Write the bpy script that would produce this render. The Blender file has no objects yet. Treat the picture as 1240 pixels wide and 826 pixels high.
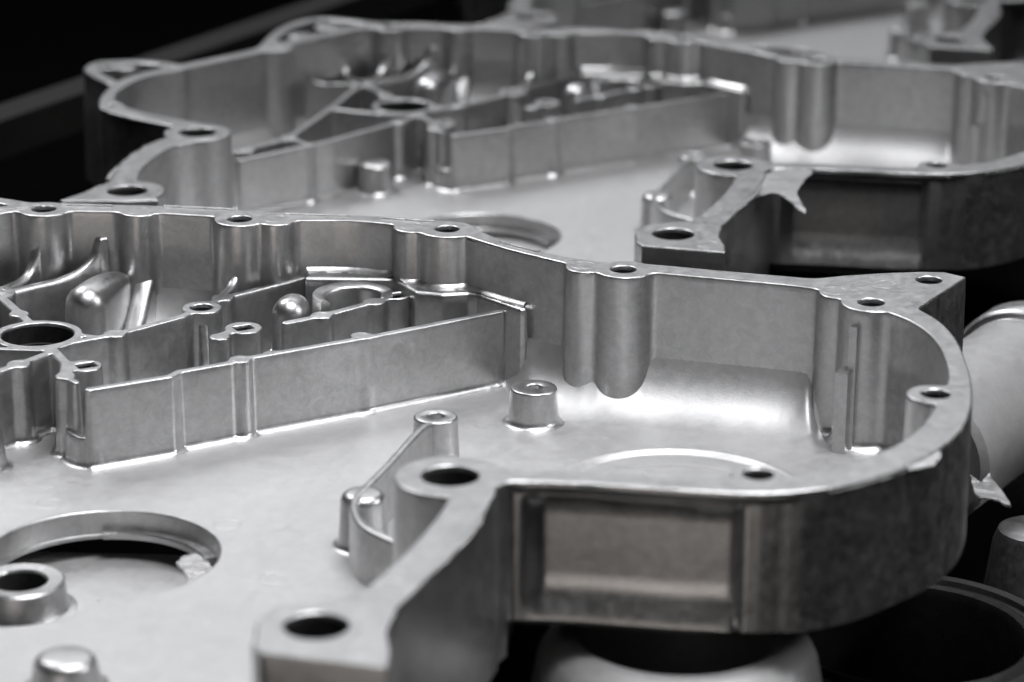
import bpy, bmesh, math, random
import numpy as np
from mathutils import Vector
from mathutils.geometry import tessellate_polygon

S = 0.001                                    # plans are drawn in millimetres
rng = random.Random(7)
scene = bpy.context.scene
col = scene.collection

# ------------------------------------------------------------------ camera, light, exposure
cam = bpy.data.cameras.new('camera')
camo = bpy.data.objects.new('camera', cam)
col.objects.link(camo)
camo.location = (0.0, -0.750, 0.250)
camo.rotation_mode = 'XYZ'
cam.sensor_width = 36.0
cam.lens = 36.0 * 3569.5 / 1240.0
cam.clip_start, cam.clip_end = 0.05, 60.0
pitch, roll = math.radians(18.4446), math.radians(0.331)
from mathutils import Matrix
camo.matrix_world = (Matrix.Translation((0, -0.750, 0.250)) @ Matrix.Rotation(math.pi/2 - pitch, 4, 'X')
                     @ Matrix.Rotation(roll, 4, 'Z'))
cam.dof.use_dof = True
cam.dof.focus_distance = 0.862
cam.dof.aperture_fstop = 12.0
cam.dof.aperture_blades = 7
scene.camera = camo

world = bpy.data.worlds.new('World')
scene.world = world
world.use_nodes = True
bgn = world.node_tree.nodes['Background']
bgn.inputs[0].default_value = (0.9, 0.95, 1.0, 1)
bgn.inputs[1].default_value = 0.001

def area_light(name, loc, target, size, size_y, power, color=(1, 1, 1)):
    l = bpy.data.lights.new(name, 'AREA')
    l.shape = 'RECTANGLE'; l.size = size; l.size_y = size_y; l.energy = power; l.color = color
    o = bpy.data.objects.new(name, l); col.objects.link(o)
    o.location = loc
    d = Vector(target) - Vector(loc)
    o.rotation_euler = d.to_track_quat('-Z', 'Y').to_euler()
    return o
o_ = area_light('overhead_lamp', (0.35, -0.22, 1.50), (0.22, -0.10, 0.0), 0.9, 0.7, 5.7, (0.98, 0.98, 1.0))
o_.data.spread = math.radians(60)
o_ = area_light('right_fill_spot', (1.30, -0.15, 0.75), (-0.10, 0.03, 0.0), 0.6, 0.5, 0.29, (0.98, 0.98, 1.0))  # added lamp, its narrow beam kept on the baffle walls
o_.data.spread = math.radians(18)
o_ = area_light('rear_left_fill', (-0.75, 0.95, 1.40), (-0.05, 0.45, 0.0), 0.6, 0.5, 2.2, (0.98, 0.98, 1.0))  # added lamp that brightens rib ends and tops at the rear left
o_.data.spread = math.radians(60)
area_light('far_hall_lamp', (0.2, 2.6, 1.95), (0.0, 0.15, 0.0), 2.6, 1.3, 20.5, (0.96, 0.97, 1.0))
area_light('low_front_fill', (-0.42, -1.9, -0.30), (0.0, 0.0, -0.05), 1.0, 0.4, 6.2, (1.0, 0.92, 0.86))  # added low lamp behind the camera, brightens the outer front panel

scene.view_settings.view_transform = 'Standard'
scene.view_settings.look = 'None'
scene.view_settings.exposure = 0.0
scene.view_settings.gamma = 1.0
scene.cycles.max_bounces = 8
scene.cycles.use_denoising = True

# ------------------------------------------------------------------ materials
def metal(name, tone, rough, mottled=0.10, bump=0.05, metallic=1.0, tint=(1, 1, 1), stain=0.0, spec=0.5, broad=1.0):
    m = bpy.data.materials.new(name); m.use_nodes = True
    nt = m.node_tree; N = nt.nodes; L = nt.links
    b = N['Principled BSDF']
    b.inputs['Metallic'].default_value = metallic
    b.inputs['Specular IOR Level'].default_value = spec
    tc = N.new('ShaderNodeTexCoord')
    def noise(scale, detail, rgh=0.6, dist=0.0):
        n = N.new('ShaderNodeTexNoise'); n.inputs['Scale'].default_value = scale
        n.inputs['Detail'].default_value = detail; n.inputs['Roughness'].default_value = rgh
        n.inputs['Distortion'].default_value = dist
        L.new(tc.outputs['Object'], n.inputs['Vector']); return n
    n1 = noise(90, 6, 0.68, 1.2); n2 = noise(420, 3, 0.7); n3 = noise(2600, 2, 0.6); n4 = noise(300, 6, 0.72, 0.7)
    def ramp(src, p0, p1, c0, c1):
        r = N.new('ShaderNodeMapRange'); r.inputs[1].default_value = p0; r.inputs[2].default_value = p1
        r.inputs[3].default_value = c0; r.inputs[4].default_value = c1
        L.new(src.outputs[0], r.inputs[0]); return r
    def math_(op, a, b_):
        n = N.new('ShaderNodeMath'); n.operation = op
        for i, v in enumerate((a, b_)):
            if isinstance(v, (int, float)): n.inputs[i].default_value = v
            else: L.new(v.outputs[0], n.inputs[i])
        return n
    v = math_('ADD', ramp(n1, .3, .7, 1 - mottled*broad, 1 + mottled*.6*broad), ramp(n4, .36, .68, -mottled*1.0, mottled*.7))
    v = math_('ADD', v, ramp(n3, .3, .7, -mottled*.25, mottled*.25))
    # dark specks and stains of the die release agent
    sp = ramp(n2, .71, .80, 0, 0.16 + stain)
    v = math_('SUBTRACT', v, sp)
    v = math_('MULTIPLY', v, tone)
    cmb = N.new('ShaderNodeCombineColor')
    for i in range(3):
        mm = math_('MULTIPLY', v, tint[i]); L.new(mm.outputs[0], cmb.inputs[i])
    L.new(cmb.outputs[0], b.inputs['Base Color'])
    r = math_('ADD', ramp(n4, .3, .7, rough - .05, rough + .06), ramp(n1, .3, .7, -.04*broad, .04*broad))
    L.new(r.outputs[0], b.inputs['Roughness'])
    bp = N.new('ShaderNodeBump'); bp.inputs['Strength'].default_value = bump; bp.inputs['Distance'].default_value = 0.0006
    h = math_('ADD', n3, math_('MULTIPLY', n4, 1.3))
    L.new(h.outputs[0], bp.inputs['Height'])
    L.new(bp.outputs[0], b.inputs['Normal'])
    return m
ALU = metal('blasted_aluminium', 0.55, 0.36, 0.14, 0.09, metallic=1.0, broad=0.55)
ALUF = metal('aluminium_pan', 0.51, 0.46, 0.06, 0.10, metallic=0.70, broad=0.35)
PALE = metal('pale_cast_skin', 0.31, 0.5, 0.08, 0.15, metallic=0.45)
HOLE_SHADE = metal('shaded_hole_metal', 0.06, 0.5, 0.2, 0.3, metallic=0.8)  # shade inside the holes put into the colour of their liners
FLASH = metal('torn_flash', 0.46, 0.34, 0.12, 0.6)
DARKM = metal('shadowed_steel', 0.02, 0.42, 0.2, 0.2, metallic=0.6, spec=0.2)  # near-black tone carries the shade these low parts lie in
RUBBER = metal('dark_bin_plastic', 0.0025, 0.95, 0.2, 0.2, metallic=0.0, spec=0.0)
RAIL = metal('bin_rail_paint', 0.018, 0.7, 0.25, 0.2, metallic=0.0, spec=0.15, tint=(1, .97, .92))

# ------------------------------------------------------------------ object helpers
def link(name, me, parent=None):
    o = bpy.data.objects.new(name, me); col.objects.link(o)
    if parent is not None: o.parent = parent
    return o
def mesh_obj(name, verts, faces, mat, parent=None, smooth=True, angle=38):
    """verts in millimetres"""
    me = bpy.data.meshes.new(name)
    me.from_pydata((np.asarray(verts, float)*S).tolist(), [], [tuple(int(i) for i in f) for f in faces])
    me.materials.append(mat); me.update()
    if smooth:
        me.polygons.foreach_set('use_smooth', np.ones(len(me.polygons), bool))
        me.set_sharp_from_angle(angle=math.radians(angle))
    return link(name, me, parent)
def thing(name, label, cat, loc=(0, 0, 0), rz=0.0, group=None):
    o = bpy.data.objects.new(name, None); col.objects.link(o)
    o.empty_display_size = 0.02
    o.location = loc; o.rotation_euler = (0, 0, rz)
    o['label'] = label; o['category'] = cat
    if group: o['group'] = group
    return o

# ------------------------------------------------------------------ plan (2-D distance field) tools
def smin(a, b, k):
    h = np.clip(0.5 + 0.5*(b - a)/k, 0, 1)
    return b*(1 - h) + a*h - k*h*(1 - h)
def catmull(pts, n=4):
    p = np.array(pts, float)
    q = np.vstack([2*p[0]-p[1], p, 2*p[-1]-p[-2]])
    out = []
    for i in range(1, len(q)-2):
        for t in np.linspace(0, 1, n, endpoint=False):
            a, b, c, d = q[i-1], q[i], q[i+1], q[i+2]
            out.append(.5*((2*b) + (-a+c)*t + (2*a-5*b+4*c-d)*t*t + (-a+3*b-3*c+d)*t**3))
    out.append(p[-1])
    return np.array(out)
class Plan:
    def __init__(self, k): self.k = k; self.add = []; self.sub = []
    def stroke(self, pts, hw=None, smooth=True):
        p = np.array([(q[0], q[1], (q[2] if len(q) > 2 else hw)) for q in pts], float)
        if smooth and len(p) > 2: p = catmull(p)
        self.add.append(('s', p))
    def circle(self, x, y, r): self.add.append(('c', (x, y, r)))
    def poly(self, pts, r=0.8): self.add.append(('p', (np.array(pts, float), r)))
    def hole(self, x, y, r): self.sub.append(('c', (x, y, r)))
    def slot(self, x, y, hx, hy, a, r=0.6): self.sub.append(('b', (x, y, hx, hy, a, r)))
    @staticmethod
    def prim(t, P):
        k, v = t
        if k == 'c': return np.hypot(P[:, 0]-v[0], P[:, 1]-v[1]) - v[2]
        if k == 'b':
            c, s = math.cos(v[4]), math.sin(v[4]); x = P[:, 0]-v[0]; y = P[:, 1]-v[1]
            X = np.abs(c*x+s*y)-v[2]+v[5]; Y = np.abs(-s*x+c*y)-v[3]+v[5]
            return np.hypot(np.maximum(X, 0), np.maximum(Y, 0)) + np.minimum(np.maximum(X, Y), 0) - v[5]
        if k == 's':
            d = np.full(len(P), 1e9)
            for a, b in zip(v[:-1], v[1:]):
                ba = b[:2]-a[:2]; l2 = max(ba@ba, 1e-9)
                pa = P - a[:2]
                t = np.clip((pa@ba)/l2, 0, 1)
                d = np.minimum(d, np.hypot(pa[:, 0]-ba[0]*t, pa[:, 1]-ba[1]*t) - (a[2]+(b[2]-a[2])*t))
            return d
        pts, r = v
        return poly_sdf(P, pts) + r*0 
    def d(self, P):
        P = np.asarray(P, float); r = None
        for t in self.add:
            lo, hi = self.box(t)
            v = np.full(len(P), 50.0)
            m = ((P > lo-14) & (P < hi+14)).all(1)
            if m.any(): v[m] = self.prim(t, P[m])
            r = v if r is None else smin(r, v, self.k)
        for t in self.sub:
            r = np.maximum(r, -self.prim(t, P))
        return r
    @staticmethod
    def box(t):
        k, v = t
        if k == 'c': return np.array([v[0]-v[2], v[1]-v[2]]), np.array([v[0]+v[2], v[1]+v[2]])
        p = v if k == 's' else v[0]
        w = p[:, 2].max() if k == 's' else 0
        return p[:, :2].min(0)-w, p[:, :2].max(0)+w
def poly_sdf(P, pts):
    d = np.full(len(P), 1e9); ins = np.zeros(len(P), bool)
    for a, b in zip(pts, np.roll(pts, -1, 0)):
        ba = b-a; pa = P-a; t = np.clip((pa@ba)/max(ba@ba, 1e-9), 0, 1)
        d = np.minimum(d, np.hypot(pa[:, 0]-ba[0]*t, pa[:, 1]-ba[1]*t))
        if abs(ba[1]) > 1e-12:
            c = ((a[1] > P[:, 1]) != (b[1] > P[:, 1])) & (P[:, 0] < ba[0]*(P[:, 1]-a[1])/ba[1] + a[0])
            ins ^= c
    return np.where(ins, -d, d)
def contours(plan, lo, hi, h):
    xs = np.arange(lo[0], hi[0]+h, h); ys = np.arange(lo[1], hi[1]+h, h)
    X, Y = np.meshgrid(xs, ys, indexing='ij')
    D = plan.d(np.column_stack([X.ravel(), Y.ravel()])).reshape(X.shape)
    D[np.abs(D) < 1e-6] = 1e-6
    B = D < 0
    cells = np.argwhere((B[:-1, :-1] != B[1:, :-1]) | (B[:-1, :-1] != B[:-1, 1:]) | (B[:-1, :-1] != B[1:, 1:]))
    nxt = {}
    pt = {}
    def cross(i, j, k, l):
        key = (i, j, k, l) if (i, j) < (k, l) else (k, l, i, j)
        if key not in pt:
            t = D[i, j]/(D[i, j]-D[k, l])
            pt[key] = (xs[i]+(xs[k]-xs[i])*t, ys[j]+(ys[l]-ys[j])*t)
        return key
    for i, j in cells:
        c = [(i, j), (i+1, j), (i+1, j+1), (i, j+1)]
        s = [B[p] for p in c]
        es = []
        for e in range(4):
            if s[e] != s[(e+1) % 4]: es.append((e, s[e]))
        # walk with the solid on the left: leave through an edge going from solid to empty
        outs = [e for e, a in es if a]; ins_ = [e for e, a in es if not a]
        if len(outs) == 1:
            a = outs[0]; b = ins_[0]
            nxt[cross(*c[a], *c[(a+1) % 4])] = cross(*c[b], *c[(b+1) % 4])
        else:
            for a in outs:
                b = (a+3) % 4
                nxt[cross(*c[a], *c[(a+1) % 4])] = cross(*c[b], *c[(b+1) % 4])
    loops = []
    while nxt:
        k0 = next(iter(nxt)); k = k0; loop = []
        while k in nxt:
            loop.append(pt[k]); k = nxt.pop(k)
        if len(loop) > 8: loops.append(np.array(loop))
    return loops
def resample(loop, step):
    p = np.vstack([loop, loop[:1]]); s = np.r_[0, np.cumsum(np.hypot(*np.diff(p, axis=0).T))]
    n = max(12, int(round(s[-1]/step)))
    t = np.linspace(0, s[-1], n, endpoint=False)
    return np.column_stack([np.interp(t, s, p[:, 0]), np.interp(t, s, p[:, 1])])
def grad(plan, P, e=0.05):
    g = np.column_stack([plan.d(P+[e, 0])-plan.d(P-[e, 0]), plan.d(P+[0, e])-plan.d(P-[0, e])])
    return g/np.maximum(np.linalg.norm(g, axis=1, keepdims=True), 1e-9)
def clean_loops(plan, lo, hi, h, step):
    out = []
    for lp in contours(plan, lo, hi, h):
        p = resample(lp, step)
        for _ in range(2):
            p = p - grad(plan, p)*np.clip(plan.d(p), -.3, .3)[:, None]
        p = resample(p, step)
        out.append(p)
    return out
def area(p): x, y = p.T; return .5*np.sum(x*np.roll(y, -1)-y*np.roll(x, -1))
def extrude_plan(name, plan, lo, hi, profile, mat, parent, h=0.5, step=0.6, ztop=0.0, hole_cut=None):
    """profile(P, n, loop_kind) -> (layers, n) z and outward offsets; the top is capped flat."""
    V = []; F = []; base = 0; caps = []
    for p in clean_loops(plan, lo, hi, h, step):
        n = grad(plan, p)
        n = n + .5*(np.roll(n, 1, 0)+np.roll(n, -1, 0)); n /= np.linalg.norm(n, axis=1, keepdims=True)
        Z, O = profile(p, n)
        nl, m = Z.shape
        rows = []
        for l in range(nl):
            q = p + n*O[l][:, None]
            big = np.abs(O[l]) > 0.9
            if big.any():
                for _ in range(2):
                    qq = q[big]; g = grad(plan, qq)
                    q[big] = qq + g*np.clip(O[l][big]-plan.d(qq), -1, 1)[:, None]*.7
            rows.append(np.column_stack([q, Z[l]]))
        caps.append(rows[0].copy())
        V += [np.vstack(rows)]
        for l in range(nl-1):
            a = base + l*m + np.arange(m); b = base + l*m + (np.arange(m)+1) % m
            F += np.column_stack([a, a+m, b+m, b]).tolist()
        base += nl*m
    # flat top, its own vertices so that it shades flat
    for tri in triangulate([c[:, :2] for c in caps]):
        F.append([base+i for i in tri])
    V += caps
    o = mesh_obj(name, np.vstack(V), F, mat, parent)
    return o
def triangulate(loops):
    """outer loops (area > 0) with the holes they contain"""
    outs = [(i, l) for i, l in enumerate(loops) if area(l) > 0]
    off = np.r_[0, np.cumsum([len(l) for l in loops])]
    res = []
    for i, l in outs:
        ids = [i]
        for j, hl in enumerate(loops):
            if area(hl) < 0 and poly_sdf(hl[:1], l)[0] < 0: 
                ids.append(j)
        idx = np.concatenate([np.arange(off[k], off[k+1]) for k in ids])
        tris = tessellate_polygon([[Vector((x, y, 0)) for x, y in loops[k]] for k in ids])
        allp = np.vstack([loops[k] for k in ids])
        for a, b, c in tris:
            ar = np.cross(allp[b]-allp[a], allp[c]-allp[a])
            if abs(ar) < 1e-9: continue
            t = (a, b, c) if ar > 0 else (a, c, b)
            res.append([int(idx[k]) for k in t])
    return res

# ------------------------------------------------------------------ the plan of the casting
BOLT = [(58.4, -98.7), (32.1, 65.9), (100.4, 35.7), (119.4, 57.1), (108.1, -41.0), (-19.9, 106.6), (-83.5, 116.1), (-144.8, 125.9)]
BIG = [(-14.4, -101.0), (-40.3, -188.1), (-209.2, -57.6), (-225.2, -138.7)]
SMALLH = [(-257.0, 50.5, 3.6), (-246.2, -16.6, 1.9), (-229.5, 47.0, 1.6), (-190.5, 84.0, 2.0)]
BACKW = [(-195, 82, 3.2), (-185, 95, 3.2), (-171, 111, 3.2), (-160, 123, 3.4), (-152, 127, 3.6), (-138, 127.8, 4), (-111, 126.3, 4.2), (-89.7, 122.6, 4.2),
         (-68.5, 119, 4), (-50, 118.3, 3.3), (-36, 115, 3.8), (-24, 111.5, 4.2), (-14, 104, 3.6), (-8, 96.8, 3.0), (0, 88.0, 2.7), (8.5, 80.6, 2.5),
         (16, 75, 2.8), (24, 70.4, 3.6), (40, 67.2, 4), (60, 61.3, 4), (80.5, 55.3, 4.2), (90, 51, 4.6), (98, 44, 4.6)]
ARC = [(101, 37, 5), (108.5, 28.5, 4.4), (113.7, 18, 3.7), (116.6, 4, 3), (117.0, -12, 2.7), (115.8, -30, 3), (111.5, -50, 4.4), (106.2, -66, 5),
       (99.3, -78.5, 4.9), (91.0, -88, 4.7), (80.3, -98, 4.8), (70, -103.5, 5), (58, -106, 5), (43, -106.0, 3.8), (27, -103.2, 3.8), (16, -101.4, 3.8), (4, -100.6, 3.8), (-8, -100.5, 4)]
STRUT = [(-8.5, -112, 5), (-12.6, -129, 4.7), (-17.0, -144, 4.7), (-20.6, -155, 4.8), (-24.5, -166, 5.2), (-30, -178, 6)]
LSTRUT = [(-228, -128, 5), (-228, -110, 4.3), (-225, -92, 4.2), (-220.5, -76, 4.6), (-213, -66, 6)]
LEFTW = [(-213, -47, 5), (-222, -41.0, 4.5), (-231, -34.0, 4), (-241, -25, 4), (-247.6, -14, 3.5), (-249.2, 0, 2.6), (-247.5, 14, 2.6), (-244, 27, 3),
         (-238, 36, 3), (-230, 44.5, 3), (-221, 54, 3), (-211, 64, 3), (-202, 73.5, 3.2), (-195, 82, 3.2)]
walls = Plan(2.0)
for w in (BACKW, ARC, STRUT, LSTRUT, LEFTW): walls.stroke(w)
rim = Plan(2.2)
rim.add += walls.add
for x, y, r in ((100.4, 35.7, 8.5), (92.3, 44.8, 5.6), (32.1, 65.9, 8.3), (21, 68.3, 5.7), (-19.9, 106.4, 8.8), (-30.5, 108.4, 5.7), (-72.4, 115.2, 5.7),
                (-83.5, 116.1, 7.8), (-115.5, 124.2, 5.7), (-144.8, 125.9, 7.9), (107.6, -41, 7.0), (58.4, -99.2, 6.6), (-14.4, -101, 13.4), (-40.3, -188.1, 12.6),
                (-209.2, -57.6, 12.4), (-225.2, -138.7, 12.8), (-190.2, 83.5, 6.5), (-229.5, 47, 5), (-257, 50.5, 6.6), (-246, -16.6, 4.4), (-172, 125.5, 5.5), (-183, 108, 5), (-248, 46, 4)):
    rim.circle(x, y, r)
rim.poly([(84, 57), (95, 61), (107, 63.8), (118, 65.4), (125, 65), (130.5, 60.3), (113, 30.5), (100, 36)])
rim.poly([(-53, -197), (-51, -201.5), (-24.6, -208.5), (-24.2, -201), (-25.4, -191), (-24, -181), (-34, -172), (-49, -178)])
rim.poly([(-247, -152), (-238, -138), (-222, -128), (-213, -150)])
rim.stroke([(-250.5, 20, 2.6), (-258, 33, 2.6), (-262, 44, 3), (-258, 54, 3), (-248, 57, 2.6), (-238, 55.5, 2.6), (-228, 49, 3)])
rim.stroke([(-195, 86, 3), (-193, 106, 2.6), (-189, 123, 2.6), (-182, 136, 2.6), (-174, 141, 2.6), (-163, 137, 2.6), (-150, 130, 3)])
for x, y in BOLT: rim.hole(x, y, 3.65)
for x, y in BIG: rim.hole(x, y, 6.75)
for x, y, r in SMALLH: rim.hole(x, y, r)
# centre line of the rim: what lies inside it is the pan
CL = np.array([p[:2] for p in catmull(BACKW)] + [p[:2] for p in catmull(ARC)] + [(-14.4, -101)] + [p[:2] for p in catmull(STRUT)]
              + [(-40.3, -188.1), (-52, -204), (-246, -158), (-225.2, -138.7)] + [p[:2] for p in catmull(LSTRUT)] + [(-209.2, -57.6)] + [p[:2] for p in catmull(LEFTW)])
FLOOR, UNDER = -41.0, -44.6
LO, HI = (-275, -216), (138, 146)
HOLES = [(x, y, 3.65) for x, y in BOLT] + [(x, y, 6.75) for x, y in BIG] + SMALLH
HC = (-104.4, -51.3, 29.8)
HC2 = (-124.0, -74.0, 24.0)

def sstep(a, b, x):
    t = np.clip((x-a)/(b-a), 0, 1); return t*t*(3-2*t)
def rim_profile(p, n):
    m = len(p)
    c = p.mean(0)
    if area(p) < 0 and any(math.hypot(c[0]-x, c[1]-y) < 0.8 and len(p) < 120 for x, y, r in HOLES):
        zs = [0, -.1, -.3, -.5, -1.4]; of = [-.35, -.16, -.04, 0, 0]
        return np.repeat(np.array(zs)[:, None], m, 1), np.repeat(np.array(of)[:, None], m, 1)
    inner = poly_sdf(p, CL) < 0
    NL = 26
    # inside: straight drafted wall and a small fillet to the pan
    zi = np.r_[0, -.08, -.25, -.55, np.linspace(-2, FLOOR+3, 14), FLOOR+3+np.array([-.9, -1.6, -2.2, -2.6, -2.9, -3.1, -3.2, -3.3])]
    t = np.clip((FLOOR+3-zi)/3, 0, 1)
    oi = np.r_[-.5, -.26, -.08, 0, np.linspace(.02, .5, 14), .5+3*(1-np.sqrt(np.maximum(1-t[18:]**2, 0)))]
    zo = np.r_[0, -.08, -.25, -.55, -1.2, -2, -2.6, -3.2, -3.8, -4.6, -5.6, -7, -10, -15, -20, -24, -27, -29.5, -31.5, -33, -34.5, -35.6, -36.2, -37.2, UNDER+.4, UNDER]
    oo = np.r_[-.5, -.26, -.08, 0, np.linspace(.02, .5, 22)]
    Z = np.where(inner[None], zi[:, None], zo[:, None]); O = np.where(inner[None], oi[:, None], oo[:, None])
    # the pocket pressed into the front wall
    x = p[:, 0][None]; z = zo[:, None]
    zone = (~inner & (p[:, 1] < -15) & (p[:, 0] > -8))[None]
    rec = sstep(1.8, 8.5, x)*(1-sstep(52.3, 53.6, x))*sstep(-3.6, -6.4, z)*(1-sstep(-26, -36.5, z)) 
    frame = sstep(-1.5, 0.5, x)*(1-sstep(62, 70, x))*sstep(-1.4, -3.0, z)
    groove = np.exp(-((x-53.4)/.9)**2)*sstep(-3, -5, z)
    inz = sstep(-18, -80, p[:, 1][None])*sstep(-1, 2, x)
    tuck = sstep(-35.9, -37.4, z)*inz*9.0
    Z = np.where(zone, np.maximum(Z, -37.4-7.2*(1-inz)), Z)
    off = -0.9*frame - 3.4*rec - 1.0*groove - tuck
    O = O + np.where(zone, off, 0)
    return Z, O

# ------------------------------------------------------------------ parts of one casting
def tube_mesh(x, y, r, z0, z1, n=40, closed=True):
    a = np.linspace(0, 2*np.pi, n, endpoint=False)
    V = []; F = []
    for z in (z0, z1): V += [(x+r*math.cos(t), y+r*math.sin(t), z) for t in a]
    for i in range(n):
        j = (i+1) % n; F.append((i, j, n+j, n+i)[::-1])
    if closed: F.append(tuple(range(n, 2*n)))
    return V, F
def lathe(x, y, prof, n=56):
    V = []; F = []
    a = np.linspace(0, 2*np.pi, n, endpoint=False)
    for r, z in prof: V += [(x+r*math.cos(t), y+r*math.sin(t), z) for t in a]
    for k in range(len(prof)-1):
        for i in range(n):
            j = (i+1) % n; F.append((k*n+i, (k+1)*n+i, (k+1)*n+j, k*n+j))
    return V, F
def post_profile(r, zt, hole=0, rnd=1.0, draft=.5, fil=2.0, hd=6):
    pr = []
    if hole:
        pr += [(0.01, zt-hd), (hole, zt-hd), (hole, zt-.5), (hole+.15, zt-.2), (hole+.45, zt)]
    else: pr += [(0.01, zt)]
    for a in np.linspace(0, 90, 7):
        pr.append((r-rnd+rnd*math.sin(math.radians(a)), zt-rnd+rnd*math.cos(math.radians(a))))
    for a in np.linspace(0, 90, 6):
        pr.append((r+draft+fil*(1-math.cos(math.radians(a))), FLOOR+fil-fil*math.sin(math.radians(a))-.05))
    return pr
def rib(name, path, hw, parent, zb=FLOOR-.5, mat=None, flare=0.0):
    """upright rib with a rounded crest; path = (x, y, z of crest)"""
    p = catmull(path, 6); V = []; F = []
    t = np.gradient(p[:, :2], axis=0); t /= np.linalg.norm(t, axis=1, keepdims=True)
    nn = np.column_stack([-t[:, 1], t[:, 0]])
    cs = [(-1.35, None), (-1, -1.0), (-.93, -.35), (-.7, -.1), (-.3, 0), (.3, 0), (.7, -.1), (.93, -.35), (1, -1.0), (1.35, None)]
    for i_, (q, n) in enumerate(zip(p, nn)):
        w_ = hw*(1+flare*max(0, (i_/(len(p)-1)-.6)/.4)**1.5)
        for u, dz in cs:
            V.append((q[0]+n[0]*u*w_, q[1]+n[1]*u*w_, zb if dz is None else q[2]+dz*hw))
    m = len(cs)
    for i in range(len(p)-1):
        for k in range(m-1): F.append((i*m+k, (i+1)*m+k, (i+1)*m+k+1, i*m+k+1))
    F.append(tuple(range(m))); F.append(tuple(range((len(p)-1)*m, len(p)*m))[::-1])
    return mesh_obj(name, V, F, mat or ALU, parent, angle=50)
def blade(name, pts, z, thick, parent, mat, bend=0.0, seed=1):
    """a thin torn flake of flash: irregular outline, rippled, with real thickness"""
    r = random.Random(seed)
    c = catmull(list(pts)+[pts[0]], 6)[:-1]
    c = np.array([(x+r.uniform(-.25, .25), y+r.uniform(-.25, .25)) for x, y in c])
    tris = triangulate([c if area(c) > 0 else c[::-1]])
    cc = c if area(c) > 0 else c[::-1]
    y0 = cc[:, 1].max()
    zz = [z + bend*((y0-y)/max(np.ptp(cc[:, 1]), 1e-6))**1.6 + r.uniform(-.18, .18) for x, y in cc]
    n = len(cc)
    V = [(x, y, q) for (x, y), q in zip(cc, zz)] + [(x, y, q-thick) for (x, y), q in zip(cc, zz)]
    F = [tuple(t) for t in tris] + [tuple(n+i for i in t[::-1]) for t in tris]
    for i in range(n):
        j = (i+1) % n; F.append((i, n+i, n+j, j))
    return mesh_obj(name, V, F, mat, parent, smooth=False)
def ragged_strip(name, pts, w, z, parent, seed):
    """a ragged fringe of flash along an edge"""
    r = random.Random(seed)
    p = catmull(pts, 12); t = np.gradient(p[:, :2], axis=0); t /= np.linalg.norm(t, axis=1, keepdims=True)
    nn = np.column_stack([-t[:, 1], t[:, 0]]); V = []; F = []
    wv = 0.5
    for q, n in zip(p, nn):
        wv = min(1, max(.05, wv + r.uniform(-.45, .45)))
        e = w*wv
        V += [(q[0]-n[0]*.5, q[1]-n[1]*.5, z-.05), (q[0]+n[0]*e, q[1]+n[1]*e, z-.12-r.uniform(0, .25)), (q[0]+n[0]*e*.6, q[1]+n[1]*e*.6, z-.6-r.uniform(0, .4)), (q[0]-n[0]*.5, q[1]-n[1]*.5, z-1.1)]
    for i in range(len(p)-1):
        for k in range(3): F.append((4*i+k, 4*i+k+1, 4*i+k+5, 4*i+k+4)[::-1])
    F.append((0, 1, 2, 3)); b = 4*(len(p)-1); F.append((b+3, b+2, b+1, b))
    return mesh_obj(name, V, F, FLASH, parent, smooth=True, angle=25)
def box_part(name, a, b, hw, z0, z1, parent, mat=None):
    a = np.array(a, float); b = np.array(b, float); t = (b-a)/np.linalg.norm(b-a); n = np.array([-t[1], t[0]])*hw
    V = []
    e = min(.25, hw*.5)
    for z, s in ((z0, 1), (z1-e, 1), (z1, 1-e/hw)):
        V += [(*(a+n*s-t*0), z), (*(a-n*s), z), (*(b-n*s), z), (*(b+n*s), z)]
    F = [(3, 2, 1, 0), (8, 9, 10, 11)]
    for k in range(2):
        for i in range(4):
            j = (i+1) % 4; F.append((4*k+i, 4*k+j, 4*k+4+j, 4*k+4+i))
    return mesh_obj(name, V, F, mat or ALU, parent, smooth=False)

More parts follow.
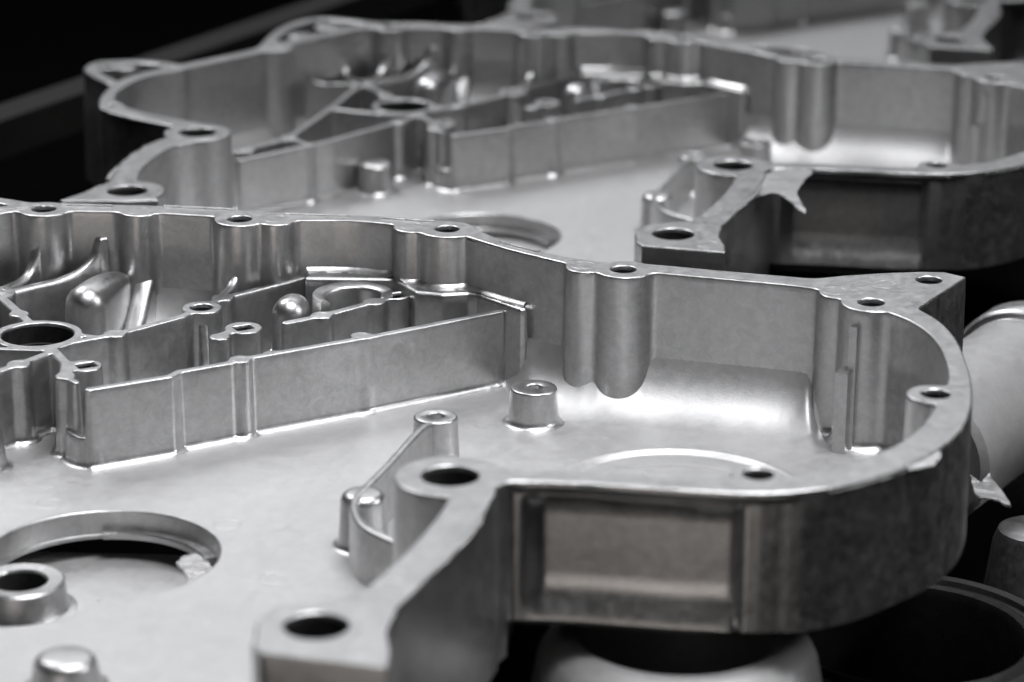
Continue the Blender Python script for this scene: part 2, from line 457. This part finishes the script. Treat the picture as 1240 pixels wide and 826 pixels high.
def build_casting():
    root = thing('engine_cover_casting', 'nearest, sharpest aluminium casting, its open pan running off the front of the picture', 'metal casting', group='aluminium castings lying in rows')
    w = extrude_plan('rim_wall', rim, LO, HI, rim_profile, ALU, root)
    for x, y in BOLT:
        V, F = tube_mesh(x, y, 3.65, -1.4, -32); mesh_obj('bolt_hole', V, F, HOLE_SHADE, w)
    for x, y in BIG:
        V, F = tube_mesh(x, y, 6.75, -1.4, -38, 56); mesh_obj('dowel_hole', V, F, HOLE_SHADE, w)
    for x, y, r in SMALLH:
        V, F = tube_mesh(x, y, r, -1.4, -20, 28); mesh_obj('small_hole', V, F, HOLE_SHADE, w)
    # pan floor: one sheet that sweeps up into the walls
    h = 0.7
    xs = np.arange(LO[0]+10, HI[0]-6, h); ys = np.arange(LO[1]+4, HI[1]-8, h)
    X, Y = np.meshgrid(xs, ys, indexing='ij'); P = np.column_stack([X.ravel(), Y.ravel()])
    dcl = poly_sdf(P, CL)
    dw = np.full(len(P), 60.)
    near = dcl < 3
    dw[near] = np.minimum.reduce([Plan.prim(t, P[near]) for t in walls.add])
    px_, py_ = P[:, 0], P[:, 1]
    deep = sstep(-6, 6, px_)*sstep(-40, 10, py_)*(1-sstep(84, 91, px_))
    RA = 4 + 16.5*deep + np.where(px_ < -6, 9.0, 0)*sstep(-60, -20, py_)      # reach over the pan
    RB = 4 + 17*deep + np.where(px_ < -6, 10.0, 0)*sstep(-60, -20, py_)        # height up the wall
    bl = 9*sstep(-128, -118, px_)*(1-sstep(-70, -60, px_))*sstep(60, 80, py_); RA = RA+bl; RB = RB+bl
    dd = np.clip(dw+0.45, 0.02, None); u = np.clip(1-dd/RA, 0, 1)
    z = FLOOR + RB*(1-np.sqrt(np.maximum(1-u*u, 0)))
    # behind the front pocket the pan is drawn up
    lift = sstep(-62, -84, py_)*sstep(-8, 2, px_)*(1-sstep(58, 70, px_))
    z += 7.5*lift
    # turned ring and the shallow dish inside it
    rr = np.hypot(P[:, 0]-45, P[:, 1]+6.7)
    z += -1.0*(1-sstep(31.8, 33.2, rr)) + .5*np.exp(-((rr-34.2)/.7)**2) + 0.6*(1-sstep(24, 28, rr))*0 + .0
    r2 = np.hypot(P[:, 0]-31, P[:, 1]-6); z += 1.0*(1-sstep(5.4, 6.4, r2))
    z += .9*(sstep(26, 21, rr))*1.0
    # keep grid, snap its edge to the bore
    dh1 = np.hypot(P[:, 0]-HC[0], P[:, 1]-HC[1]) - (HC[2]+.6); dh2 = np.hypot(P[:, 0]-HC2[0], P[:, 1]-HC2[1]) - HC2[2]
    dh = np.minimum(dh1, dh2); first = dh1 < dh2
    Q = P.copy()
    snap = np.abs(dh) < h*.75
    for cx, cy, cr, sel in ((HC[0], HC[1], HC[2]+.6, snap & first), (HC2[0], HC2[1], HC2[2], snap & ~first)):
        dv = P[sel]-[cx, cy]; Q[sel] = [cx, cy] + dv/np.linalg.norm(dv, axis=1, keepdims=True)*cr
    keep = (dcl < .5) & ((dh > 0) | snap)
    K = keep.reshape(X.shape); I = np.arange(len(P)).reshape(X.shape)
    cm = K[:-1, :-1] & K[1:, :-1] & K[:-1, 1:] & K[1:, 1:]
    a = I[:-1, :-1][cm]; b = I[1:, :-1][cm]; c = I[1:, 1:][cm]; d = I[:-1, 1:][cm]
    # drop slivers whose four corners were all snapped
    alls = snap[a] & snap[b] & snap[c] & snap[d]
    f = np.column_stack([a, b, c, d])[~alls]
    used = np.unique(f); rem = np.full(len(P), -1); rem[used] = np.arange(len(used))
    V = np.column_stack([Q[used], z[used]])
    f = rem[f]
    # underside
    cl = resample(CL, 4.0)
    cut = (cl[:, 0] > -6) & (cl[:, 1] < -58); cl[cut, 1] = -58
    if area(cl) < 0: cl = cl[::-1]
    hp = Plan(.02); hp.circle(HC[0], HC[1], HC[2]); hp.circle(HC2[0], HC2[1], HC2[2]+.3)
    hl = clean_loops(hp, (-155, -105), (-70, -15), .6, 1.5)[0]
    if area(hl) > 0: hl = hl[::-1]
    tri = np.array(triangulate([cl, hl]))[:, ::-1]
    und = np.vstack([cl, hl])
    me = bpy.data.meshes.new('pan_floor')
    allv = np.vstack([V, np.column_stack([und, np.full(len(und), UNDER)])])
    tri = tri + len(V)
    me.from_pydata((allv*S).tolist(), [], f.tolist()+tri.tolist()); me.materials.append(ALUF)
    me.polygons.foreach_set('use_smooth', np.ones(len(me.polygons), bool)); me.update()
    link('pan_floor', me, root)
    # bore through the pan
    pr = [(HC[2]+.75, FLOOR-.02), (HC[2]+.3, FLOOR-.12), (HC[2]+.05, FLOOR-.4), (HC[2]-.1, FLOOR-6.5), (HC[2]-.9, FLOOR-6.7), (HC[2]-1.0, FLOOR-7.6), (HC[2]+4, FLOOR-7.6)]
    V, F = lathe(HC[0], HC[1], pr, 110)
    V = np.array(V); cut_ = np.hypot(V[:, 0]-HC2[0], V[:, 1]-HC2[1]) < HC2[2]-.3
    F = [q for q in F if not all(cut_[i] for i in q)]
    mesh_obj('bore_rim', V, F, ALU, root, angle=30)
    # the thicker step that runs along a part of the bore
    V = []; F = []; n = 40
    for t in np.linspace(math.radians(20), math.radians(98), n):
        for r, z_ in ((HC[2]+.2, -5.0), (HC[2]-3.0, -5.1), (HC[2]-3.3, -5.5), (HC[2]-3.3, -7.0), (HC[2]+.2, -7.0)):
            V.append((HC[0]+r*math.cos(t), HC[1]+r*math.sin(t), FLOOR+z_))
    for i in range(n-1):
        for k in range(4): F.append((5*i+k, 5*i+k+1, 5*i+k+6, 5*i+k+5)[::-1])
    F += [(0, 1, 2, 3, 4), tuple(range(5*n-1, 5*n-6, -1))]
    mesh_obj('bore_step', V, F, ALU, root, angle=30)

    # ---- inner walls
    net = Plan(1.1)
    hw = 1.25
    S_ = lambda pts, w=hw, sm=False: net.stroke(pts, w, sm)
    S_([(-115.7, 10.8), (-95, 22.0), (-92.8, 26.0), (-79.6, 33.8), (-78.2, 36.2), (-46.4, 54.8), (-41.6, 57.6), (-3.6, 82.6)])
    for x, y, r in ((-76.8, 37.0, 3.2), (-43.6, 58.8, 3.2)): net.circle(x, y, r)
    S_([(-131, 46), (-127, 51), (-114.8, 58.8), (-97.4, 76.2), (-92.4, 84.3), (-87.5, 94), (-62.4, 117)])
    net.circle(-92.4, 84.3, 6.0); net.circle(-87.2, 94.3, 3.3); net.circle(-115, 59.3, 3.3)
    net.circle(-137.1, 58, 13.0)
    S_([(-124.5, 57.5), (-121.3, 56.8)], 1.2)
    S_([(-130.5, 44.5), (-125.5, 33.5)], 1.5)
    net.circle(-119.6, 30.6, 4.9); net.circle(-123.8, 21.8, 2.9); S_([(-124.6, 32), (-123.8, 21.5)], 2.0); S_([(-123.5, 21), (-120.2, 16.9)], 1.2)
    S_([(-130.5, 43.5), (-138.4, 31.7), (-163.7, 1.8), (-196.7, -28)])
    net.circle(-138.4, 31.9, 3.4)
    S_([(-131, 44), (-145.6, 45.2), (-166.7, 53.3)], 1.2)
    S_([(-156.3, 98), (-166.7, 53.3), (-180.2, 6.1), (-199, -16)], 1.3)
    net.circle(-166.7, 53.3, 2.5); net.circle(-180.2, 6.1, 3.6); net.circle(-195, -13, 3.2)
    S_([(-180, 6), (-171, -6)], 1.2)
    net.circle(-156.3, 98, 6.4); S_([(-153, 93), (-142, 71)], 1.5); net.circle(-145.6, 77.5, 3.0)
    S_([(-66.3, 70.5), (-56.1, 77.6), (-44.4, 88.6), (-34.4, 97.2), (-28.5, 99.3)])
    net.circle(-56.3, 77.8, 3.3); net.circle(-41.4, 91.3, 3.2); net.circle(-34.8, 97.4, 3.9)
    net.circle(-78.3, 65.3, 5.5); net.circle(-84.5, 57.0, 3.0); S_([(-82.5, 61), (-84, 58)], 1.6)
    net.hole(-92.4, 84.3, 3.3); net.hole(-137.1, 58, 10.4); net.hole(-156.3, 98, 3.2)
    for x, y in ((-119.3, 30.8), (-78.3, 65.3), (-34.6, 97.6)): net.slot(x, y, 2.6, 2.2, math.radians(28), .3)
    ZN = -18.2
    def net_profile(p, n):
        m = len(p)
        zs = np.r_[0, -.08, -.25, -.5, np.linspace(-2, FLOOR+2-ZN, 8), FLOOR+2-ZN+np.array([-.7, -1.2, -1.6, -1.85, -2.02])] + ZN
        t = np.clip((FLOOR+2-zs)/2, 0, 1)
        of = np.r_[-.45, -.24, -.07, 0, np.linspace(.02, .35, 8), .35+2*(1-np.sqrt(np.maximum(1-t[12:]**2, 0)))]
        c = p.mean(0)
        return np.repeat(zs[:, None], m, 1), np.repeat(of[:, None], m, 1)
    bw = extrude_plan('baffle_wall', net, (-208, -40), (8, 124), net_profile, ALU, root, h=0.4, step=0.5)
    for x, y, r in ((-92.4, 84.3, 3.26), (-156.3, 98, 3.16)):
        V, F = tube_mesh(x, y, r, ZN-1.2, ZN-20, 36); mesh_obj('bolt_hole', V, F, HOLE_SHADE, bw)
    V, F = lathe(-137.1, 58, [(10.34, ZN-1.0), (10.3, ZN-6), (9.6, ZN-6.2), (9.5, ZN-22.5), (0.01, ZN-22.6)][::-1], 64); mesh_obj('bearing_bore', V, F, HOLE_SHADE, bw)
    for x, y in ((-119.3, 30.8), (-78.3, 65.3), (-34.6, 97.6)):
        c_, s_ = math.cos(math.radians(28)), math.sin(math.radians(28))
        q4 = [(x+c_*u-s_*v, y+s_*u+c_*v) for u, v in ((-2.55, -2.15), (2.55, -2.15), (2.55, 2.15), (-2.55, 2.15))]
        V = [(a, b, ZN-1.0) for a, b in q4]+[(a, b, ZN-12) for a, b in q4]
        mesh_obj('slot_hole', V, [(i, (i+1) % 4, 4+(i+1) % 4, 4+i) for i in range(4)]+[(4, 5, 6, 7)], HOLE_SHADE, bw, smooth=False)
    # low saddles that close the two notches of the baffle
    for pts, zt, w_ in (([(-5.2, 81.5), (-3.6, 82.6), (-0.5, 83.6), (5, 81.5)], -30.5, 1.32), ([(-113.5, 12.0), (-115.4, 11.2), (-118.6, 12.4), (-121.4, 15.6), (-122.6, 19)], -32.5, 1.32)):
        sd = Plan(.6); sd.stroke(pts, w_)
        def saddle_profile(p, n, zt=zt):
            m = len(p)
            zs = np.r_[0, -.08, -.25, -.5, np.linspace(-1.5, FLOOR+2-zt, 6), FLOOR+2-zt+np.array([-.7, -1.2, -1.6, -1.85, -2.02])] + zt
            t = np.clip((FLOOR+2-zs)/2, 0, 1)
            of = np.r_[-.45, -.24, -.07, 0, np.linspace(.12, .35, 6), .35+2*(1-np.sqrt(np.maximum(1-t[10:]**2, 0)))]
            return np.repeat(zs[:, None], m, 1), np.repeat(of[:, None], m, 1)
        p_ = np.array(pts)
        extrude_plan('notch_saddle', sd, tuple(p_.min(0)-4), tuple(p_.max(0)+4), saddle_profile, ALU, root, h=0.3, step=0.5)
    # shelf between baffle and back wall
    sh = Plan(1.0)
    ZS = -16.0
    sh.poly([(-64, 124), (-63, 107.2), (-55.6, 107.1), (-36.5, 106.6), (-31.3, 97.4), (-29.2, 93.6), (-26.5, 92.9), (-20.9, 91.2), (-13.3, 93.0), (-10.6, 91.8), (2.4, 77.4), (4.3, 78.0), (4.4, 82), (8, 88), (-6, 101), (-18, 112), (-40, 122)])
    def shelf_profile(p, n):
        m = len(p); zs = np.r_[0, -.2, -.6, -1.2, -3, -10, -25.5]+ZS; of = np.array([-1.2, -.65, -.2, 0, .05, .2, .5])
        return np.repeat(zs[:, None], m, 1), np.repeat(of[:, None], m, 1)
    extrude_plan('baffle_shelf', sh, (-70, 68), (14, 130), shelf_profile, ALU, root, h=0.4, step=0.5)
    # fillet of the shelf against the wall and its bosses
    V = []; F = []
    lo = [lp for lp in clean_loops(rim, (-80, 60), (20, 130), .5, .6)]
    for lp in lo:
        pass
    h2 = .5
    xs = np.arange(-64, 6, h2); ys = np.arange(74, 122, h2); X, Y = np.meshgrid(xs, ys, indexing='ij'); P = np.column_stack([X.ravel(), Y.ravel()])
    ds = sh.d(P); dr = rim.d(P); Rf = 3.4
    qd = np.clip(dr+.8, .03, None)
    zf = ZS+.12 + np.where(qd < Rf, Rf-np.sqrt(np.maximum(Rf**2-(Rf-qd)**2, 0)), -.3)
    keep = (ds < -.35) & (qd < Rf+.4) & (dr > -.9)
    K = keep.reshape(X.shape); I = np.arange(len(P)).reshape(X.shape)
    cm = K[:-1, :-1] & K[1:, :-1] & K[:-1, 1:] & K[1:, 1:]
    f = np.column_stack([I[:-1, :-1][cm], I[1:, :-1][cm], I[1:, 1:][cm], I[:-1, 1:][cm]])
    used = np.unique(f); rem = np.full(len(P), -1); rem[used] = np.arange(len(used))
    mesh_obj('shelf_fillet', np.column_stack([P[used], zf[used]]), rem[f], ALU, root, angle=80)
    # upright end of the shelf beside the notch
    # bearing saddle ring behind the short baffle
    V = []; F = []; n_ = 44
    pr_ = [(8.6, -40), (8.7, -17.4), (8.9, -16.9), (9.3, -16.6), (11.7, -15.9), (12.1, -16.0), (12.3, -16.5), (12.8, -40)]
    for t in np.linspace(math.radians(20), math.radians(222), n_):
        for r, z_ in pr_: V.append((-47.6+r*math.cos(t), 91.5+r*math.sin(t), z_))
    m_ = len(pr_)
    for i in range(n_-1):
        for k in range(m_-1): F.append((m_*i+k, m_*i+k+1, m_*i+m_+k+1, m_*i+m_+k)[::-1])
    F += [tuple(range(m_)), tuple(range(m_*n_-1, m_*n_-m_-1, -1))]
    mesh_obj('bearing_collar', V, F, ALU, root, angle=35)
    # ribs that run from the hub and curve up the wall
    Zr = -18.15
    def upturn(a, b, ze, k=.6):
        a = np.array(a, float); b = np.array(b, float); out = []
        for t in (0, .35, k): out.append((*(a+(b-a)*t), Zr))
        for t in (.45, .75, .92, 1.0):
            q = k+(1-k)*t; out.append((*(a+(b-a)*q), Zr+(ze-Zr)*(1-math.sqrt(max(0, 1-t*t)))))
        e = a+(b-a)*(1.06); out.append((*e, ze+.4))
        return out
    for a, b, ze, wd in (((-155, 97), (-128.2, 122.6), -8.5, 1.5), ((-156, 99), (-146.6, 119), -4.8, 1.6), ((-157, 99), (-164.8, 117.2), -4.8, 1.6), ((-158, 98), (-181.3, 97.5), -5.5, 1.6),
                         ((-88, 95), (-84.6, 110.4), -10, 1.4)):
        rib('rib', upturn(a, b, ze), wd, root, flare=.55)
    rib('gusset', [(-91.6, 79.5, -19), (-91.2, 77.5, -24), (-90.2, 74, -33), (-88.5, 69.5, -40)], 1.3, root)
    rib('gusset', [(-113.6, 121, -20), (-114.2, 114, -23.5), (-115, 104, -29), (-116, 90, -36), (-117, 80, -40.5)], 3.2, root)
    # domed bodies
    def dome(x, y, r, zc, ex, ey):
        n = 36; V = []; F = []; rows = []
        prof = [(r*math.cos(math.radians(a)), zc+r*math.sin(math.radians(a))) for a in np.linspace(90, 0, 12)] + [(r+.4, FLOOR+2), (r+1.1, FLOOR+.5), (r+2.2, FLOOR-.05)]
        prof[0] = (.01, prof[0][1])
        for rr_, z_ in prof:
            for t in np.linspace(0, 2*np.pi, n, endpoint=False):
                c_, s_ = math.cos(t), math.sin(t)
                st = max(0, (c_*ex+s_*ey)/max(math.hypot(ex, ey), 1e-6))**.6
                V.append((x+rr_*c_+ex*st*(rr_/r), y+rr_*s_+ey*st*(rr_/r), z_))
        for k in range(len(prof)-1):
            for i in range(n):
                j = (i+1) % n; F.append((k*n+i, (k+1)*n+i, (k+1)*n+j, k*n+j))
        return V, F
    V, F = dome(-66.3, 85.0, 5.2, -20.5, 1, 7); mesh_obj('dome_boss', V, F, ALU, root, angle=80)
    V, F = dome(-127.8, 92.5, 6.3, -20.5, 6, 22); mesh_obj('dome_boss', V, F, ALU, root, angle=80)
    V, F = lathe(-69.5, 75.1, post_profile(5.2, -30, 0, .6)); mesh_obj('round_pad', V, F, ALU, root)
    # posts on the pan
    V, F = lathe(6.35, 49.0, post_profile(6.8, -30.3, 2.4, .7, .4, 2.2, 4)); mesh_obj('standoff_boss', V, F, ALU, root)
    V, F = lathe(-20.9, 13.5, post_profile(6.1, -26.4, 2.4, .8, .5, 2.2, 4)); mesh_obj('standoff_boss', V, F, ALU, root)
    V, F = lathe(-38.0, -44.5, post_profile(5.9, -26.2, 0, 2.6, .6, 2.0)); mesh_obj('rounded_stud', V, F, ALU, root)
    V, F = lathe(-102.2, -131, post_profile(7.4, -33.0, 0, 2.8, .6, 2.4)); mesh_obj('rounded_stud', V, F, ALU, root)
    V, F = lathe(-146.6, 10.0, post_profile(6.8, -29.0, 0, 2.8, .6, 2.2)); mesh_obj('rounded_stud', V, F, ALU, root)
    rib('fork_rib', [(-22, 9, -26.6), (-25.2, 1.0, -26), (-32.0, -23.5, -26), (-37.6, -42, -26), (-39.7, -50, -26), (-39.6, -56.5, -26), (-37.8, -65, -26), (-34.4, -71, -26), (-28.6, -77.6, -26), (-20, -88, -26)], 1.15, root)
    # two-step ridge beside the corner boss
    box_part('ridge_strip', (97.5, 34.0), (94.6, 26.8), 1.1, FLOOR-1, -4.5, root)
    box_part('ridge_strip', (95.8, 33.5), (91.6, 24.6), 1.9, FLOOR-1, -17.3, root)
    # round marks left by the ejector pins
    def mark(x, y, r, z0):
        V = []; F = []; n, k = 40, 6
        for i in range(n):
            t = 2*np.pi*i/n
            for j in range(k):
                u = 2*np.pi*j/k; V.append((x+(r+.11*math.cos(u))*math.cos(t), y+(r+.11*math.cos(u))*math.sin(t), z0+.045*math.sin(u)))
        for i in range(n):
            for j in range(k): F.append((i*k+j, ((i+1) % n)*k+j, ((i+1) % n)*k+(j+1) % k, i*k+(j+1) % k))
        return mesh_obj('ejector_mark', V, F, ALU, root)
    for x, y in ((-123.3, -17), (-74.5, -31), (-59.8, -66.7)): mark(x, y, 3.4, FLOOR)
    for x, y in ((20.6, 69.6), (-30.8, 109.6), (-72.6, 116.5), (-115.5, 124.8), (91.2, 46.5), (106, 52.5), (-25.2, -160.5), (-30, -199.5)): mark(x, y, 3.5, 0)
    for x, y in ((-76.8, 36.3), (-43.6, 58.4), (-115, 59.3), (-138.4, 31.9), (-56.3, 77.8)): mark(x, y, 2.0, ZN)
    # low raised strips of flash along the far edge
    for a, b in (((-108, 129.6), (-86, 126.0)), ((-70, 121.5), (-50, 120.0)), ((-40, 117.8), (-24, 114.4)), ((-3.6, 92.6), (8, 82.6)), ((-166, 119.5), (-146, 129.6)), ((-140, 130.6), (-124, 129.4))):
        box_part('flash_strip', a, b, .55, -1.0, .45, root, FLASH)
    ragged_strip('flash_fringe', [(-5.2, -119), (-7.2, -129), (-11.8, -144), (-15.5, -154), (-19.6, -164)], 1.0, 0, root, 3)
    ragged_strip('flash_fringe', [(66, -110.6), (56, -111.2), (44, -109.9), (28, -107.2), (10, -104.6), (2, -104.8)][::-1], 1.5, 0, root, 5)
    ragged_strip('flash_fringe', [(94, -93.5), (84, -101.5), (74, -107.6)][::-1], 2.8, 0, root, 9)
    ragged_strip('flash_fringe', [(-233.5, -124), (-232.6, -110), (-229.4, -92), (-225.4, -77)], 1.3, 0, root, 15)
    ragged_strip('flash_fringe', [(-222, -45), (-231.5, -38.5), (-243, -29), (-250.5, -18)], 1.1, 0, root, 17)
    ragged_strip('flash_fringe', [(-13.6, 98.4), (-5, 90), (4, 81.6), (13, 75.4)], .45, 0, root, 11)
    return root

def children(o): return [c for c in bpy.data.objects if c.parent == o]
def copy_tree(o, parent=None):
    c = o.copy(); col.objects.link(c)
    if parent is not None: c.parent = parent; c.matrix_parent_inverse = o.matrix_parent_inverse
    for ch in children(o): copy_tree(ch, c)
    return c

front = build_casting()
second = copy_tree(front)
second.location = (0.09237, 0.36535, -0.02193); second.rotation_euler = (0, 0, 0.0028)
second['label'] = 'middle aluminium casting, with a torn metal flake hanging over its pocket'
third = copy_tree(front)
third.location = (0.2280, 0.7235, -0.0360); third.rotation_euler = (0, 0, 0.031)
third['label'] = 'farthest blurred aluminium casting, cut off by the top edge of the picture'

# flakes of flash that only one casting has
blade('flash_flake', [(-13, -141), (-8, -128), (-5, -114), (2, -105), (13, -106), (10, -117), (5.5, -133), (6.6, -153), (4.5, -151), (1.5, -140), (-2, -133.5), (-7, -136)], -.25, .35, second, FLASH, -2.0, 4)
blade('flash_flake', [(89, -93), (96.5, -82.5), (103.5, -78.5), (102, -88), (95, -92)], -.4, .4, front, FLASH, -1.0, 6)
#blade('flash_flake', [(-247.5, -30), (-236, -33), (-229, -38), (-238, -41), (-246, -37)], -.4, .4, second, FLASH, -2.0, 8)

# ------------------------------------------------------------------ what lies under and beside the castings
low = thing('lower_casting', 'lower casting seen through the round bore of the nearest pan, with a tube stub', 'metal casting', (0, 0, 0))
V = []; F = []
plate = resample(np.array([(-185, -150), (-60, -150), (-50, -60), (-62, -22), (-150, -18), (-190, -30)], float), 3)
tr = triangulate([plate if area(plate) > 0 else plate[::-1]]); pp = plate if area(plate) > 0 else plate[::-1]
n = len(pp); V = [(x, y, -54) for x, y in pp]+[(x, y, -57) for x, y in pp]
F = [tuple(t) for t in tr]+[tuple(n+i for i in t[::-1]) for t in tr]+[(i, n+i, n+(i+1) % n, (i+1) % n) for i in range(n)]
mesh_obj('plate', V, F, ALUF, low, angle=30)
V, F = lathe(-125.0, -57.0, [(6.9, -53.9), (6.9, -46.8), (7.3, -46.2), (10.8, -46.0), (11.4, -46.6), (11.9, -52.0), (12.6, -53.4), (14.5, -54.05)], 64); mesh_obj('tube_stub', V, F, ALU, low)
V, F = tube_mesh(-125.0, -57.0, 6.85, -46.9, -53.8, 48); mesh_obj('tube_bore', V, F, HOLE_SHADE, low)
blade('corner_chip', [(-85.5, -53), (-82, -48), (-78.5, -51), (-76.2, -57), (-80.5, -65), (-82, -60)], -42.3, .6, low, FLASH, -1.5, 12)

low2 = thing('lower_casting', 'lower casting plate seen through the round bore of the middle casting', 'metal casting', second.location)
mesh_obj('plate', [(x, y, -49.5) for x, y in pp]+[(x, y, -53) for x, y in pp], [tuple(t) for t in tr]+[tuple(n+i for i in t[::-1]) for t in tr]+[(i, n+i, n+(i+1) % n, (i+1) % n) for i in range(n)], ALUF, low2, angle=30)
pipe = thing('casting_pipe', 'pale cast pipe lying beside the right end of the nearest casting', 'pipe', (0.166, 0.150, -0.063))
pipe.rotation_euler = Vector((0.55, 0.835, 0.03)).to_track_quat('Z', 'Y').to_euler()
V, F = lathe(0, 0, [(24.5, -5), (25.4, -4.2), (25.6, -3.5), (25.6, 5.5), (25.2, 6.4), (24.4, 7), (17, 7.2), (16.5, 6.5), (16.5, -20)][::-1], 96); mesh_obj('collar', V, F, ALU, pipe)
V, F = lathe(0, 0, [(22.6, -5.6), (22.9, -5.0), (24.5, -4.8)][::-1], 96); mesh_obj('collar_groove', V, F, ALU, pipe)
V, F = lathe(0, 0, [(0.01, -78), (20.5, -78), (22.6, -76), (22.6, -5.6)][::-1], 96); mesh_obj('pipe_body', V, F, PALE, pipe)
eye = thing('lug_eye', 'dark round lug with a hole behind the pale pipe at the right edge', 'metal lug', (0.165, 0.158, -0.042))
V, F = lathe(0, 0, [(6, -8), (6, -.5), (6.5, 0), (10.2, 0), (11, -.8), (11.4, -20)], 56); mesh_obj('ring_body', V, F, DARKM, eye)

ring = thing('flange_ring', 'bright curved flange under the pocket of the nearest casting', 'metal ring', (0.041, -0.088, 0))
V, F = lathe(0, 0, [(22, -90), (24.0, -47.2), (24.8, -45.8), (26, -45.2), (29, -45.8), (32.5, -48), (34.5, -52), (36, -60), (37, -90)], 96); mesh_obj('ring_body', V, F, PALE, ring)
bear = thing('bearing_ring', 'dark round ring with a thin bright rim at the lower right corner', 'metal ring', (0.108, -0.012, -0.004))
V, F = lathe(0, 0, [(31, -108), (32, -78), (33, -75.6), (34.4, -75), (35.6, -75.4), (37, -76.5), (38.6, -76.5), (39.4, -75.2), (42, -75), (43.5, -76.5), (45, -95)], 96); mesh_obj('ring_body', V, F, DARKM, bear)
stem = thing('casting_boss', 'shadowed tapered boss under the pipe at the right edge', 'metal casting', (0.158, 0.075, 0))
V, F = lathe(0, 0, [(0.01, -83), (9, -83), (11, -84), (12.5, -88), (15, -109)], 48); mesh_obj('boss_body', V, F, ALU, stem)
fl = blade('loose_flake', [(126, 6), (128, 1), (131.5, 7.5), (131.6, 3), (133.5, -16.8), (130, -12), (125.5, -9.5)], -40, .5, None, FLASH, 0, 21)
fl['label'] = 'small torn flake of metal hanging below the pipe at the right edge'; fl['category'] = 'metal scrap'

# ------------------------------------------------------------------ the bin
def slab(name, x0, x1, y0, y1, z0, z1, mat):
    V = [(x, y, z) for z in (z0, z1) for x, y in ((x0, y0), (x1, y0), (x1, y1), (x0, y1))]
    F = [(3, 2, 1, 0), (4, 5, 6, 7)]+[(i, (i+1) % 4, 4+(i+1) % 4, 4+i) for i in range(4)]
    o = mesh_obj(name, V, F, mat, None, smooth=False); o['kind'] = 'structure'; return o
slab('floor', -1500, 1500, -700, 3000, -112, -110, RUBBER)
rl = thing('bin_rail', 'dull painted bin rail running diagonally behind the castings at upper left', 'rail')
box_part('rail_bar', (-260, 340), (-20, 790), 9, -62, -46, rl, RAIL)
